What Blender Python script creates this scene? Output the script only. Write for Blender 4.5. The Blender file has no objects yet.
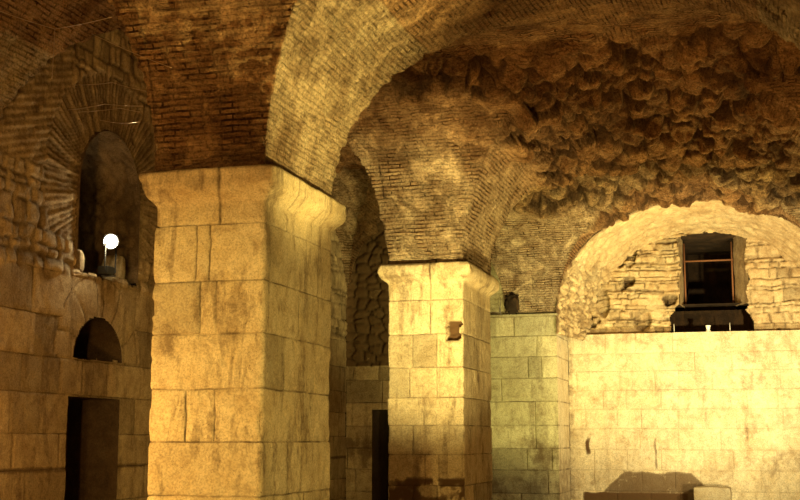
import bpy, math, random
import numpy as np
from mathutils import Vector, Matrix

random.seed(4)
sc = bpy.context.scene
col = sc.collection
R = math.radians

# ------------------------------------------------------------------ noise
def _h(ix, iy, iz, s):
    n = (ix*73856093) ^ (iy*19349663) ^ (iz*83492791) ^ (s*2654435761 & 0x7fffffff)
    n = n & 0xffffffff
    n = ((n ^ (n >> 13))*1274126177) & 0xffffffff
    n = ((n ^ (n >> 16))*2246822519) & 0xffffffff
    n = n ^ (n >> 15)
    return (n & 0xffffff)/16777215.0

def vnoise(x, y, z=0.0, s=0):
    x = np.asarray(x, float); y = np.asarray(y, float); z = np.asarray(z, float) + 0*x
    x, y, z = np.broadcast_arrays(x, y, z)
    ix = np.floor(x).astype(np.int64); iy = np.floor(y).astype(np.int64); iz = np.floor(z).astype(np.int64)
    fx = x-ix; fy = y-iy; fz = z-iz
    fx = fx*fx*(3-2*fx); fy = fy*fy*(3-2*fy); fz = fz*fz*(3-2*fz)
    r = 0
    for a in (0, 1):
        for b in (0, 1):
            for c in (0, 1):
                w = (fx if a else 1-fx)*(fy if b else 1-fy)*(fz if c else 1-fz)
                r = r + w*_h(ix+a, iy+b, iz+c, s)
    return r*2-1

def fbm(x, y, z=0.0, s=0, o=4, g=.5):
    r = 0; a = 1; t = 0
    for k in range(o):
        f = 2.03**k
        r = r+a*vnoise(np.asarray(x)*f+k*7.1, np.asarray(y)*f+k*3.3, np.asarray(z)*f, s+k); t += a; a *= g
    return r/t

def worley2(u, v, s=0, jit=.9):
    u, v = np.broadcast_arrays(np.asarray(u, float), np.asarray(v, float))
    iu = np.floor(u).astype(np.int64); iv = np.floor(v).astype(np.int64)
    f1 = np.full(u.shape, 9.); f2 = f1.copy(); idv = np.zeros(u.shape)
    for a in (-1, 0, 1):
        for b in (-1, 0, 1):
            cu = iu+a; cv = iv+b
            pu = cu+.5+jit*(_h(cu, cv, 0*cu, s)-.5); pv = cv+.5+jit*(_h(cu, cv, 0*cu+1, s)-.5)
            d = np.hypot(u-pu, v-pv)
            m = d < f1
            f2 = np.where(m, f1, np.minimum(f2, d))
            idv = np.where(m, _h(cu, cv, 0*cu+2, s), idv)
            f1 = np.where(m, d, f1)
    return f1, f2, idv

def worley3(x, y, z, s=0, jit=.95):
    ix = np.floor(x).astype(np.int64); iy = np.floor(y).astype(np.int64); iz = np.floor(z).astype(np.int64)
    f1 = np.full(x.shape, 9.); f2 = f1.copy(); idv = np.zeros(x.shape)
    for a in (-1, 0, 1):
        for b in (-1, 0, 1):
            for c in (-1, 0, 1):
                cx = ix+a; cy = iy+b; cz = iz+c
                px = cx+.5+jit*(_h(cx, cy, cz, s)-.5); py = cy+.5+jit*(_h(cx, cy, cz, s+1)-.5); pz = cz+.5+jit*(_h(cx, cy, cz, s+2)-.5)
                d = np.sqrt((x-px)**2+(y-py)**2+(z-pz)**2)
                m = d < f1
                f2 = np.where(m, f1, np.minimum(f2, d))
                idv = np.where(m, _h(cx, cy, cz, s+3), idv)
                f1 = np.where(m, d, f1)
    return f1, f2, idv

def ss(x, a, b):
    t = np.clip((np.asarray(x, float)-a)/(b-a), 0, 1)
    return t*t*(3-2*t)

# ------------------------------------------------------------------ objects
def tag(o, label=None, cat=None, group=None, kind=None):
    if label: o['label'] = label
    if cat: o['category'] = cat
    if group: o['group'] = group
    if kind: o['kind'] = kind
    return o

def link(name, me, mats, parent=None, loc=None):
    o = bpy.data.objects.new(name, me); col.objects.link(o)
    for m in (mats if isinstance(mats, (list, tuple)) else [mats]): me.materials.append(m)
    if parent: o.parent = parent
    if loc is not None: o.location = loc
    return o

def empty(name, loc):
    o = bpy.data.objects.new(name, None); o.empty_display_size = .3
    col.objects.link(o); o.location = loc
    return o

def grid_mesh(name, P, attrs=None, keep=None, wrap=False, smooth=True, flip=False, extra=None):
    """P (n,m,3) -> quad mesh; keep (n-1,m-1) mask of faces; attrs dict of (n,m) floats or (n,m,3)"""
    n, m = P.shape[:2]
    V = P.reshape(-1, 3)
    idx = np.arange(n*m).reshape(n, m)
    if wrap:
        a = idx; b = np.roll(idx, -1, 0)
        F = np.stack([a[:, :-1], b[:, :-1], b[:, 1:], a[:, 1:]], -1)
    else:
        F = np.stack([idx[:-1, :-1], idx[1:, :-1], idx[1:, 1:], idx[:-1, 1:]], -1)
    if keep is not None: F = F[keep]
    F = F.reshape(-1, 4)
    if flip: F = F[:, ::-1]
    used = np.unique(F)
    remap = np.full(n*m, -1, np.int64); remap[used] = np.arange(len(used))
    F = remap[F]; V = V[used]
    me = bpy.data.meshes.new(name)
    me.vertices.add(len(V)); me.vertices.foreach_set('co', V.astype(np.float32).ravel())
    me.loops.add(F.size); me.loops.foreach_set('vertex_index', F.astype(np.int32).ravel())
    me.polygons.add(len(F)); me.polygons.foreach_set('loop_start', np.arange(0, F.size, 4, dtype=np.int32))
    me.polygons.foreach_set('loop_total', np.full(len(F), 4, np.int32))
    me.update(calc_edges=True); me.validate()
    me.polygons.foreach_set('use_smooth', np.full(len(me.polygons), smooth))
    for k, A in (attrs or {}).items():
        A = np.asarray(A, float)
        if A.ndim == 3:
            at = me.attributes.new(k, 'FLOAT_VECTOR', 'POINT')
            at.data.foreach_set('vector', A.reshape(-1, 3)[used].astype(np.float32).ravel())
        else:
            at = me.attributes.new(k, 'FLOAT', 'POINT')
            at.data.foreach_set('value', (A+np.zeros((n, m))).reshape(-1)[used].astype(np.float32))
    return me

def gnormals(P):
    du = np.gradient(P, axis=0); dv = np.gradient(P, axis=1)
    N = np.cross(du, dv); N /= np.maximum(np.linalg.norm(N, axis=-1, keepdims=True), 1e-9)
    return N

def lines(a, b, step, joints=(), jw=.012):
    base = list(np.linspace(a, b, max(2, int(round((b-a)/step))+1)))
    for j in joints:
        for d in (-jw*2, -jw, -jw*.35, jw*.35, jw, jw*2):
            if a < j+d < b: base.append(j+d)
    base = sorted(base); out = [base[0]]
    for t in base[1:]:
        if t-out[-1] > .004: out.append(t)
    out[-1] = b
    return np.array(out)

# ------------------------------------------------------------------ materials
def nodes(name):
    m = bpy.data.materials.new(name); m.use_nodes = True
    nt = m.node_tree; nt.nodes.clear()
    out = nt.nodes.new('ShaderNodeOutputMaterial'); b = nt.nodes.new('ShaderNodeBsdfPrincipled')
    nt.links.new(b.outputs[0], out.inputs[0])
    return m, nt, b

class NB:
    def __init__(s, nt): s.nt = nt
    def n(s, t, **k):
        nd = s.nt.nodes.new(t)
        for a, v in k.items(): setattr(nd, a, v)
        return nd
    def l(s, a, b): s.nt.links.new(a, b)
    def noise(s, vec, scale, detail=5, rough=.6, dist=0):
        n = s.n('ShaderNodeTexNoise'); n.inputs['Scale'].default_value = scale
        n.inputs['Detail'].default_value = detail; n.inputs['Roughness'].default_value = rough
        n.inputs['Distortion'].default_value = dist
        s.l(vec, n.inputs['Vector']); return n.outputs['Fac']
    def ramp(s, fac, stops):
        r = s.n('ShaderNodeValToRGB'); e = r.color_ramp.elements
        while len(e) < len(stops): e.new(.5)
        for q, (p, c) in zip(e, stops):
            q.position = p; q.color = (*c, 1) if len(c) == 3 else c
        s.l(fac, r.inputs[0]); return r.outputs['Color']
    def mix(s, fac, a, b, mode='MIX'):
        m = s.n('ShaderNodeMix', data_type='RGBA', blend_type=mode)
        for sock, v in ((m.inputs[0], fac), (m.inputs[6], a), (m.inputs[7], b)):
            if isinstance(v, (int, float)): sock.default_value = v
            elif isinstance(v, tuple): sock.default_value = (*v, 1)
            else: s.l(v, sock)
        return m.outputs[2]
    def math(s, op, a, b=0., clamp=False):
        m = s.n('ShaderNodeMath', operation=op, use_clamp=clamp)
        for i, v in enumerate((a, b)):
            if isinstance(v, (int, float)): m.inputs[i].default_value = v
            else: s.l(v, m.inputs[i])
        return m.outputs[0]
    def attr(s, name):
        a = s.n('ShaderNodeAttribute'); a.attribute_name = name; return a

def g3(v): return (v, v, v)

def stone_mat(name, light, mid, dark, dirt=(.10, .055, .025), bump=.6, scale=1.0, streak=False, stain_amt=.55, joint_amt=.85):
    m, nt, b = nodes(name); q = NB(nt)
    co = q.n('ShaderNodeNewGeometry').outputs['Position']
    big = q.noise(co, 1.3*scale, 6, .62, .4)
    med = q.noise(co, 6*scale, 8, .7)
    fine = q.noise(co, 45*scale, 6, .75)
    c = q.ramp(big, [(.32, dark), (.5, mid), (.68, light)])
    c = q.mix(.55, c, q.ramp(med, [(.3, dark), (.5, mid), (.7, light)]))
    c = q.mix(.55, c, q.ramp(fine, [(.38, g3(.30)), (.56, g3(1.0))]), 'MULTIPLY')
    blot = q.noise(co, 3.4*scale, 10, .78, .8)
    c = q.mix(.5, c, q.ramp(blot, [(.36, (.50, .40, .30)), (.50, g3(1.0)), (.64, (1.15, 1.12, 1.0))]), 'MULTIPLY')
    ta = q.attr('tint').outputs['Fac']
    tc = q.ramp(ta, [(0., g3(.62)), (.5, g3(.9)), (1., g3(1.0))])
    c = q.mix(1.0, c, tc, 'MULTIPLY')
    # weather stains, running down the stone
    mp = q.n('ShaderNodeMapping'); mp.inputs['Scale'].default_value = (2.4, 2.4, .55); q.l(co, mp.inputs['Vector'])
    st = q.noise(mp.outputs[0], 1.6, 7, .65, .3)
    stm = q.ramp(st, [(.53, g3(0)), (.60, g3(1))])
    stm = q.math('MULTIPLY', stm, q.ramp(q.noise(co, 14, 6, .7), [(.35, g3(.25)), (.6, g3(1))]))
    c = q.mix(q.math('MULTIPLY', stm, stain_amt), c, dirt)
    sa = q.attr('stain_shade').outputs['Fac']
    sb = q.math('ADD', sa, q.math('MULTIPLY', q.math('SUBTRACT', q.noise(co, 5, 9, .75, .4), .5), 1.7))
    sn = q.math('MULTIPLY', q.ramp(sb, [(.30, g3(0)), (.62, g3(1))]), q.math('MULTIPLY', sa, 1.15, True))
    c = q.mix(sn, c, dirt)
    ja = q.attr('joint').outputs['Fac']
    jn = q.math('MULTIPLY', ja, q.math('MULTIPLY', q.ramp(q.noise(co, 2.3, 4, .65), [(.38, g3(.15)), (.62, g3(1))]), 1.0*joint_amt), True)
    c = q.mix(jn, c, tuple(x*.55 for x in dirt))
    # pits
    vo = q.n('ShaderNodeTexVoronoi'); vo.inputs['Scale'].default_value = 34*scale; q.l(co, vo.inputs['Vector'])
    pit = q.math('MULTIPLY', q.math('LESS_THAN', vo.outputs['Distance'], .16), q.math('GREATER_THAN', q.noise(co, 7, 2, .5), .55))
    c = q.mix(q.math('MULTIPLY', pit, .6), c, tuple(x*.5 for x in dirt))
    q.l(c, b.inputs['Base Color'])
    b.inputs['Roughness'].default_value = .93
    b.inputs['Specular IOR Level'].default_value = .15
    hsum = q.math('ADD', q.math('MULTIPLY', med, 1.0), q.math('MULTIPLY', fine, .35))
    hsum = q.math('SUBTRACT', hsum, q.math('MULTIPLY', pit, .35))
    bp = q.n('ShaderNodeBump'); bp.inputs['Strength'].default_value = bump; bp.inputs['Distance'].default_value = .05
    q.l(hsum, bp.inputs['Height']); q.l(bp.outputs[0], b.inputs['Normal'])
    return m

def vault_mat(name):
    """thin Roman bricks in courses where 'rubble' is 0, raw rubble and mortar where it is 1"""
    m, nt, b = nodes(name); q = NB(nt)
    co = q.n('ShaderNodeNewGeometry').outputs['Position']
    uv = q.attr('buv').outputs['Vector']
    wob = q.n('ShaderNodeTexNoise'); wob.inputs['Scale'].default_value = 2.2; wob.inputs['Detail'].default_value = 3
    q.l(co, wob.inputs['Vector'])
    ad = q.n('ShaderNodeVectorMath', operation='MULTIPLY_ADD')
    q.l(wob.outputs['Color'], ad.inputs[0]); ad.inputs[1].default_value = (.09, .055, 0); q.l(uv, ad.inputs[2])
    br = q.n('ShaderNodeTexBrick'); q.l(ad.outputs[0], br.inputs['Vector'])
    br.inputs['Scale'].default_value = 1.0; br.inputs['Brick Width'].default_value = .34
    br.inputs['Row Height'].default_value = .064; br.inputs['Mortar Size'].default_value = .013
    br.inputs['Mortar Smooth'].default_value = .25; br.offset = .43
    br.inputs['Color1'].default_value = (.50, .33, .18, 1); br.inputs['Color2'].default_value = (.66, .50, .29, 1)
    br.inputs['Mortar'].default_value = (.24, .15, .075, 1)
    big = q.noise(co, 1.1, 6, .65, .5); med = q.noise(co, 7, 8, .72); fine = q.noise(co, 34, 6, .75)
    # patches of mortar wash over the brick
    plast = q.ramp(q.noise(co, 2.1, 9, .72, .8), [(.42, g3(0)), (.56, g3(1))])
    mpv = q.n('ShaderNodeMapping'); mpv.inputs['Scale'].default_value = (3.2, 17., 1.); q.l(ad.outputs[0], mpv.inputs['Vector'])
    strk = q.noise(mpv.outputs[0], 1.0, 6, .68, .25)
    mpw = q.n('ShaderNodeMapping'); mpw.inputs['Scale'].default_value = (.7, 5., 1.); q.l(ad.outputs[0], mpw.inputs['Vector'])
    strk2 = q.noise(mpw.outputs[0], 1.0, 7, .7, .3)
    cb = q.ramp(strk, [(.30, (.16, .09, .045)), (.41, (.54, .36, .20)), (.52, (.78, .60, .36)), (.66, (.95, .82, .54))])
    cb = q.mix(.5, cb, q.ramp(strk2, [(.36, (.42, .33, .26)), (.55, (1.1, 1.05, 1.0))]), 'MULTIPLY')
    cbk = q.mix(.35, cb, br.outputs['Color'])
    cbk = q.mix(q.math('MULTIPLY', br.outputs['Fac'], q.ramp(q.noise(co, 3.7, 5, .7), [(.35, g3(.25)), (.55, g3(1))])), cbk, (.10, .055, .025))
    rub = q.ramp(med, [(.25, (.26, .16, .08)), (.48, (.56, .39, .22)), (.70, (.85, .68, .42))])
    ra = q.attr('rubble').outputs['Fac']
    rub = q.mix(1.0, rub, q.ramp(q.attr('tint').outputs['Fac'], [(0, (.50, .44, .38)), (.5, g3(.85)), (1, (1.15, 1.12, 1.0))]), 'MULTIPLY')
    rub = q.mix(.7, rub, q.ramp(q.noise(co, 16, 8, .75, .3), [(.38, g3(.35)), (.55, g3(1.1))]), 'MULTIPLY')
    wash = q.attr('wash').outputs['Fac']
    plast = q.math('ADD', plast, q.math('MULTIPLY', wash, .55), True)
    c = q.mix(q.math('MULTIPLY', plast, .75), cbk, q.ramp(med, [(.3, (.44, .32, .19)), (.5, (.76, .60, .37)), (.7, (.95, .82, .54))]))
    c = q.mix(ra, c, rub)
    red = q.attr('red').outputs['Fac']
    c = q.mix(red, c, q.mix(1.0, c, (.80, .56, .40), 'MULTIPLY'))
    dk = q.ramp(big, [(.36, (.42, .34, .28)), (.56, g3(1.0))])
    c = q.mix(.85, c, dk, 'MULTIPLY')
    st = q.ramp(fine, [(.38, g3(.22)), (.52, g3(1.0))]); c = q.mix(.75, c, st, 'MULTIPLY')
    pt_ = q.ramp(q.noise(co, 9, 7, .75, .5), [(.30, g3(.15)), (.42, g3(1.0))]); c = q.mix(.8, c, pt_, 'MULTIPLY')
    ja = q.attr('joint').outputs['Fac']
    c = q.mix(q.math('MULTIPLY', ja, .8, True), c, (.05, .025, .012))  # crevice grime, deepened in colour to strengthen the rubble's shading
    soot = q.attr('stain_shade').outputs['Fac']
    c = q.mix(soot, c, (.13, .075, .04))
    q.l(c, b.inputs['Base Color']); b.inputs['Roughness'].default_value = .95
    b.inputs['Specular IOR Level'].default_value = .1
    inv = q.math('SUBTRACT', 1.0, ra)
    bh = q.math('MULTIPLY', q.math('SUBTRACT', 1.0, br.outputs['Fac']), q.math('MULTIPLY', inv, .8))
    bh = q.math('ADD', q.math('MULTIPLY', bh, 1.4), q.math('MULTIPLY', q.math('MULTIPLY', strk, inv), 2.2))
    bh = q.math('MULTIPLY', bh, q.math('SUBTRACT', 1.0, q.math('MULTIPLY', plast, .7)))
    bh = q.math('ADD', bh, q.math('MULTIPLY', q.math('MULTIPLY', q.noise(co, 18, 7, .7), ra), 3.0))
    hh = q.math('ADD', bh, q.math('ADD', q.math('MULTIPLY', med, 1.8), q.math('MULTIPLY', fine, .8)))
    bp = q.n('ShaderNodeBump'); bp.inputs['Strength'].default_value = 1.0; bp.inputs['Distance'].default_value = .065
    q.l(hh, bp.inputs['Height']); q.l(bp.outputs[0], b.inputs['Normal'])
    return m

M_lime = stone_mat('limestone_ashlar', (.80, .68, .44), (.70, .57, .34), (.48, .35, .18), stain_amt=.62)
M_wall = stone_mat('weathered_wall_stone', (.70, .55, .34), (.58, .43, .25), (.36, .25, .14), stain_amt=.5)
M_pale = stone_mat('pale_end_wall_stone', (.86, .78, .56), (.76, .64, .42), (.56, .42, .23), stain_amt=.22, bump=.5)
M_green = stone_mat('greenish_stone', (.72, .68, .44), (.62, .56, .34), (.42, .36, .21), stain_amt=.45, joint_amt=.7)  # stone with a greener base colour
M_vault = vault_mat('vault_brick_and_rubble')
M_shade_black = stone_mat('shade_black_stone', (.07, .045, .03), (.05, .032, .02), (.03, .02, .012))  # near-black colour paints the window's unlit depth; also the dark broken stone
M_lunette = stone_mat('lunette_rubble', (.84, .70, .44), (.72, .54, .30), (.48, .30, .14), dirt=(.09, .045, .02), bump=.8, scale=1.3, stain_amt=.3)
M_dark = stone_mat('shaded_inner_stone', (.15, .10, .06), (.11, .07, .04), (.06, .035, .02), stain_amt=.5)  # dark stone copy: shade inside hole and doorways put into the colour
M_dark2 = stone_mat('niche_shade_stone', (.30, .21, .12), (.22, .15, .085), (.12, .08, .045), stain_amt=.5)  # darker stone copy, painting in the shade inside the niche
M_floor = stone_mat('floor_stone', (.5, .42, .28), (.4, .32, .2), (.28, .2, .12))

def simple(name, c, rough=.5, metal=0, emit=None, es=0):
    m, nt, b = nodes(name); q = NB(nt)
    co = q.n('ShaderNodeTexCoord').outputs['Object']
    cc = q.mix(.35, (*c,), q.ramp(q.noise(co, 30, 4, .6), [(.35, tuple(x*.6 for x in c)), (.65, c)]))
    q.l(cc, b.inputs['Base Color']); b.inputs['Roughness'].default_value = rough; b.inputs['Metallic'].default_value = metal
    if emit:
        b.inputs['Emission Color'].default_value = (*emit, 1); b.inputs['Emission Strength'].default_value = es
    return m
M_blackmetal = simple('black_enamel', (.02, .02, .02), .45, .3)
M_rust = simple('rusted_iron', (.28, .12, .05), .8, .4)
M_lamp = simple('floodlight_lamp_glass', (1, .95, .8), .2, 0, (1.0, .90, .62), 60)
M_thread = simple('spider_thread_strand', (.75, .62, .45), .28, .9)
M_cable = simple('grey_cable', (.12, .1, .08), .6)
M_white = simple('white_plastic', (.9, .88, .8), .5)

# ------------------------------------------------------------------ layout (metres)
Z0 = 4.40                      # springing of the vaults
LX = -8.90                     # left wall
YK = [6.6, 12.0, 14.18, 19.5, 21.73, 27.5]
PR = [-4.95, -4.80, -4.80, -4.36, -4.36, -4.05]       # right faces of the left row of piers
PL = [-6.21, -6.06, -6.06, -5.61, -5.61, -5.20]
def interp(y, v): return np.interp(y, YK, v)

# ------------------------------------------------------------------ vault (ceiling)
def half_angles(n): return np.linspace(0, math.pi/2, n+1)
# y lines with the sine of the cross-barrel profile
Yl = []; Sy = []; Va = []
def quarter_len(a, b, th):
    # arc length from the springing
    t = np.linspace(0, th, 24); return float(np.sum(np.hypot(np.diff(a*(1-np.cos(t))), np.diff(b*np.sin(t)))))
def add_barrel(L, S, A, a0, a1, n0, n1, b=2.9):
    c = (a0+a1)/2; r = (a1-a0)/2
    for th in half_angles(n0)[:-1]:
        L.append(c-r*math.cos(th)); S.append(math.sin(th)); A.append(quarter_len(r, b, th))
    for th in half_angles(n1)[::-1]:
        L.append(c+r*math.cos(th)); S.append(math.sin(th)); A.append(quarter_len(r, b, th))
def add_flat(L, S, A, a0, a1, step):
    for t in np.linspace(a0, a1, int((a1-a0)/step)+1)[1:-1]:
        L.append(t); S.append(0.); A.append(0.)
NB_ = 150
add_barrel(Yl, Sy, Va, YK[0], YK[1], 40, NB_)
add_flat(Yl, Sy, Va, YK[1], YK[2], .04)
add_barrel(Yl, Sy, Va, YK[2], YK[3], NB_, NB_)
add_flat(Yl, Sy, Va, YK[3], YK[4], .04)
add_barrel(Yl, Sy, Va, YK[4], YK[5], NB_, NB_)
Yl = np.array(Yl); Sy = np.array(Sy); Vy = np.array(Va)
# x lines in a normalised strip coordinate: 0-1 aisle, 1-2 pier, 2-3 nave, 3-4 pier, 4-5 outer
Tx = []; Sx = []; Vx = []; Rx = []
def add_barrel_t(t0, n0, n1, r, half=False):
    for th in half_angles(n0)[:-1]:
        Tx.append(t0+.5*(1-math.cos(th))*(2 if half else 1)); Sx.append(math.sin(th)); Vx.append(quarter_len(r, 2.9, th))
    if half: return
    for th in half_angles(n1)[::-1]:
        Tx.append(t0+1-.5*(1-math.cos(th))); Sx.append(math.sin(th)); Vx.append(quarter_len(r, 2.9, th))
add_barrel_t(0, 70, 110, 1.5)
for t in np.linspace(1, 2, 30)[1:-1]: Tx.append(t); Sx.append(0.); Vx.append(0.)
add_barrel_t(2, NB_, NB_, 3.0)
for t in np.linspace(3, 4, 18)[1:-1]: Tx.append(t); Sx.append(0.); Vx.append(0.)
add_barrel_t(4, 60, 0, 2.2, half=True)
Tx = np.array(Tx); Sx = np.array(Sx); Vx = np.array(Vx)

def strip_x(T, Y):
    a = interp(Y, PL); b = interp(Y, PR)
    e = [LX+0*Y, a, b, b+6.0, b+7.3, b+9.6]
    X = np.zeros(np.broadcast(T, Y).shape)
    for k in range(5):
        m = (T >= k) & (T <= k+1)
        X = np.where(m, e[k]+(e[k+1]-e[k])*(T-k), X)
    return X
TT, YY = np.meshgrid(Tx, Yl, indexing='ij')
XX = strip_x(TT, YY)
aisle = np.clip(1-TT, 0, 1)
YW = YY*(1-aisle)+aisle*np.interp(YY, YK, [5.6, 12.85, 13.0, 20.5, 20.6, 27.5])
SX, SY = np.meshgrid(Sx, Sy, indexing='ij')
VX, VY = np.meshgrid(Vx, Vy, indexing='ij')
B = np.interp(YY, [0, 21.7, 27.5], [2.9, 2.85, 2.36])
xdom = SX > SY
H = B*np.maximum(SX, SY)
B = B*(1+.16*aisle); H = B*np.maximum(SX, SY)
YY = YW
P = np.stack([XX, YY, Z0+H], -1)
# normals of the ideal surface, pointing down into the room
N = gnormals(P)
N[N[..., 2] > 0] *= -1
pier = (SX < 1e-6) & (SY < 1e-6)
# rubble mask
thr = np.where(xdom, 1.85, 2.35) + .25*fbm(XX*.9, YY*.9, P[..., 2]*.9, 5)
thr = np.where(YY > 24.6, np.where(xdom, 1.75, 1.95)+.2*fbm(XX*1.3, YY*1.3, 0, 8), thr)
w = ss(H-thr, -.12, .18)*ss(YY+.6*fbm(XX, YY, 0, 77), 16.6, 18.2)
w = np.where((TT > 2) & (YY > 26.6), w*ss(YY, 27.45, 27.0), w)        # worn edge of the end arch
w = np.where(TT < 1.5, w*.5, w)
mid = ss(H, 1.6, 2.4)*(1-w)*.35
wa = .14*fbm(XX*2.5, YY*2.5, P[..., 2]*2.5, 3); wb_ = .14*fbm(XX*2.5, YY*2.5, P[..., 2]*2.5, 13)
f1, f2, idc = worley3((XX+1.6*wa)/.36, (YY+wb_)/.56, (P[..., 2]-1.6*wa)/.36, 11, 1.0)
lump = np.sqrt(np.clip(1-(f1/.95)**2, 0, 1))
crack = 1-ss(f2-f1, .01, .16)
g1, g2, idg = worley3((XX+wb_)/.19, (YY+wa)/.26, P[..., 2]/.19, 31, 1.0)
D = w*(.28*(lump-.45) + .30*(idc-.5) + .11*(np.sqrt(np.clip(1-g1**2, 0, 1))-.5)+.06*(idg-.5) - .05*crack+.10*fbm(XX*3, YY*2, P[..., 2]*3, 47, 4)+.06*np.abs(fbm(XX*7, YY*6, P[..., 2]*7, 48, 4)))
D += mid*(.06*(np.sqrt(np.clip(1-g1**2, 0, 1))-.5)+.03*(idg-.5))
tooth = (1-ss(np.abs(SX-SY), .0, .07))*(1-w)*ss(H, .1, .3)
crs = np.floor(H/.085).astype(np.int64)
D += tooth*.05*(_h(crs, 0*crs, 0*crs, 19)-.6)
pitn = ss(fbm(XX*6, YY*6, P[..., 2]*6, 43, 3), .25, .5); D -= .03*pitn*(1-w)
D += .045*fbm(XX*1.4, YY*1.4, P[..., 2]*1.4, 41)+.024*fbm(XX*7, YY*7, P[..., 2]*7, 42, 4)
# big bites where brick has fallen out
bite = ss(fbm(XX*1.5, YY*1.5, P[..., 2]*1.5, 61, 3), .28, .48)*w
D -= .16*bite
course = np.floor(np.where(xdom, VX, VY)/.064)
D += (1-w)*.012*(_h(course.astype(np.int64), np.floor(np.where(xdom, YY, XX)/.33).astype(np.int64), (0*course).astype(np.int64), 9)-.5)
edge = ss(H, 0, .25)                       # sit cleanly on the capitals
D *= .25+.75*edge
P2 = P+N*D[..., None]
P2[..., 2] = np.maximum(P2[..., 2], Z0-.03)
buv = np.stack([np.where(xdom, YY, XX), np.where(xdom, VX, VY), 0*XX], -1)
ff = lambda A: (A[:-1, :-1] & A[1:, :-1] & A[1:, 1:] & A[:-1, 1:])
keep = ~ff(pier)
red = np.clip(.15+.7*ss(H+.5*fbm(XX, YY, P[..., 2], 44), 1.0, 2.5)*np.where(YY < 24.5, 1, .2), 0, 1)
red = np.where((~xdom) & (YY < 12.2), .8, red)
red = np.where(xdom & (YY > 24.6) & (H > .05), .75, red)  # redder, darker tint stands in for dim light on the end flank
red = np.where(xdom & (YY < 16.5) & (H < 2.1), .10, red)
me = grid_mesh('ceiling', P2, dict(rubble=w, joint=np.clip(w*crack*.9+.9*bite*.3, 0, 1), red=red, stain_shade=0*w, buv=buv, tint=idc, wash=np.where(xdom & (YY < 16.6), ss(H+.6*fbm(XX*1.5, YY*1.5, P[..., 2]*1.5, 45), 2.6, 1.2), 0)), keep)
ceiling = tag(link('ceiling', me, M_vault), kind='structure', label='groin vault of thin brick and raw rubble over the hall')

# masonry closing the vault at the top of the piers is not needed: capitals carry it
# ------------------------------------------------------------------ flat wall panels
def block_rows(zs, vjs):
    """zs: row boundaries low..high; vjs: list of joint positions per row"""
    return zs, vjs

def ashlar(U, Vv, zs, vjs, seed, gw=.007, depth=.012):
    """groove depth, joint mask and per-block tint for an ashlar pattern"""
    ju = .012*fbm(Vv*5, U*2, 0, seed); jv = .010*fbm(U*3, Vv*2, 0, seed+3)
    d = np.full(U.shape, 9.)
    for z in zs: d = np.minimum(d, np.abs(Vv-z-jv))
    tint = np.zeros(U.shape); off = np.zeros(U.shape)
    rr = np.random.RandomState(seed)
    ext = [-1e3]+list(zs)+[1e3]
    for k in range(len(ext)-1):
        m = (Vv-jv >= ext[k]) & (Vv-jv < ext[k+1])
        js = sorted(vjs[k]) if k < len(vjs) else []
        ee = [-1e3]+js+[1e3]
        for j in js: d = np.where(m, np.minimum(d, np.abs(U-j-ju)), d)
        for i in range(len(ee)-1):
            mm = m & (U-ju >= ee[i]) & (U-ju < ee[i+1])
            tint = np.where(mm, rr.rand(), tint); off = np.where(mm, (rr.rand()-.5)*.014, off)
    j = 1-ss(d, gw*.5, gw*1.6)
    soft = 1-ss(d, 0, .06)
    return off-depth*j-.006*soft, j, tint

def panel(name, us, vs, fn, disp, attrs, keep, mat, sign=1, kind='structure', label=None, parent=None):
    U, V = np.meshgrid(us, vs, indexing='ij')
    P = fn(U, V); N = gnormals(P)*sign
    P = P+N*disp(U, V)[..., None]
    A = attrs(U, V)
    K = None
    if keep is not None:
        uc = (us[1:]+us[:-1])/2; vc = (vs[1:]+vs[:-1])/2
        UC, VC = np.meshgrid(uc, vc, indexing='ij'); K = keep(UC, VC)
    me = grid_mesh(name, P, A, K)
    o = link(name, me, mat, parent)
    if parent is None: tag(o, kind=kind, label=label)
    return o

rng = np.random.RandomState(7)
def rand_joints(a, b, zs, wmin=.55, wmax=1.15, seed=1):
    r = np.random.RandomState(seed); out = []
    for k in range(len(zs)+1):
        x = a+r.rand()*wmax; js = []
        while x < b: js.append(x); x += wmin+(wmax-wmin)*r.rand()
        out.append(js)
    return out

def coursed(U, V, h, w, seed, warp=.05):
    a = U+warp*fbm(U*2.2, V*2.2, 0, seed)*1.5+.02*fbm(U*9, V*9, 0, seed+4); b = V+warp*fbm(U*1.7, V*1.7, 0, seed+1)*1.3+.015*fbm(U*8, V*8, 0, seed+5)
    # courses of uneven height
    k = b/h; k = k+.28*np.sin(k*2.1)+.15*np.sin(k*5.3)
    row = np.floor(k).astype(np.int64); fv = k-row; z = np.zeros(row.shape, np.int64)
    ww = w*(.7+.7*_h(row, z, z, seed)); kk = a/ww+_h(row, z+1, z, seed)*7; kk = kk+.22*np.sin(kk*2.7+row)
    ci = np.floor(kk).astype(np.int64); fu = kk-ci
    e = np.minimum(np.minimum(fv, 1-fv)*h, np.minimum(fu, 1-fu)*ww)
    return e, _h(ci, row, z, seed+2)

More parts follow.
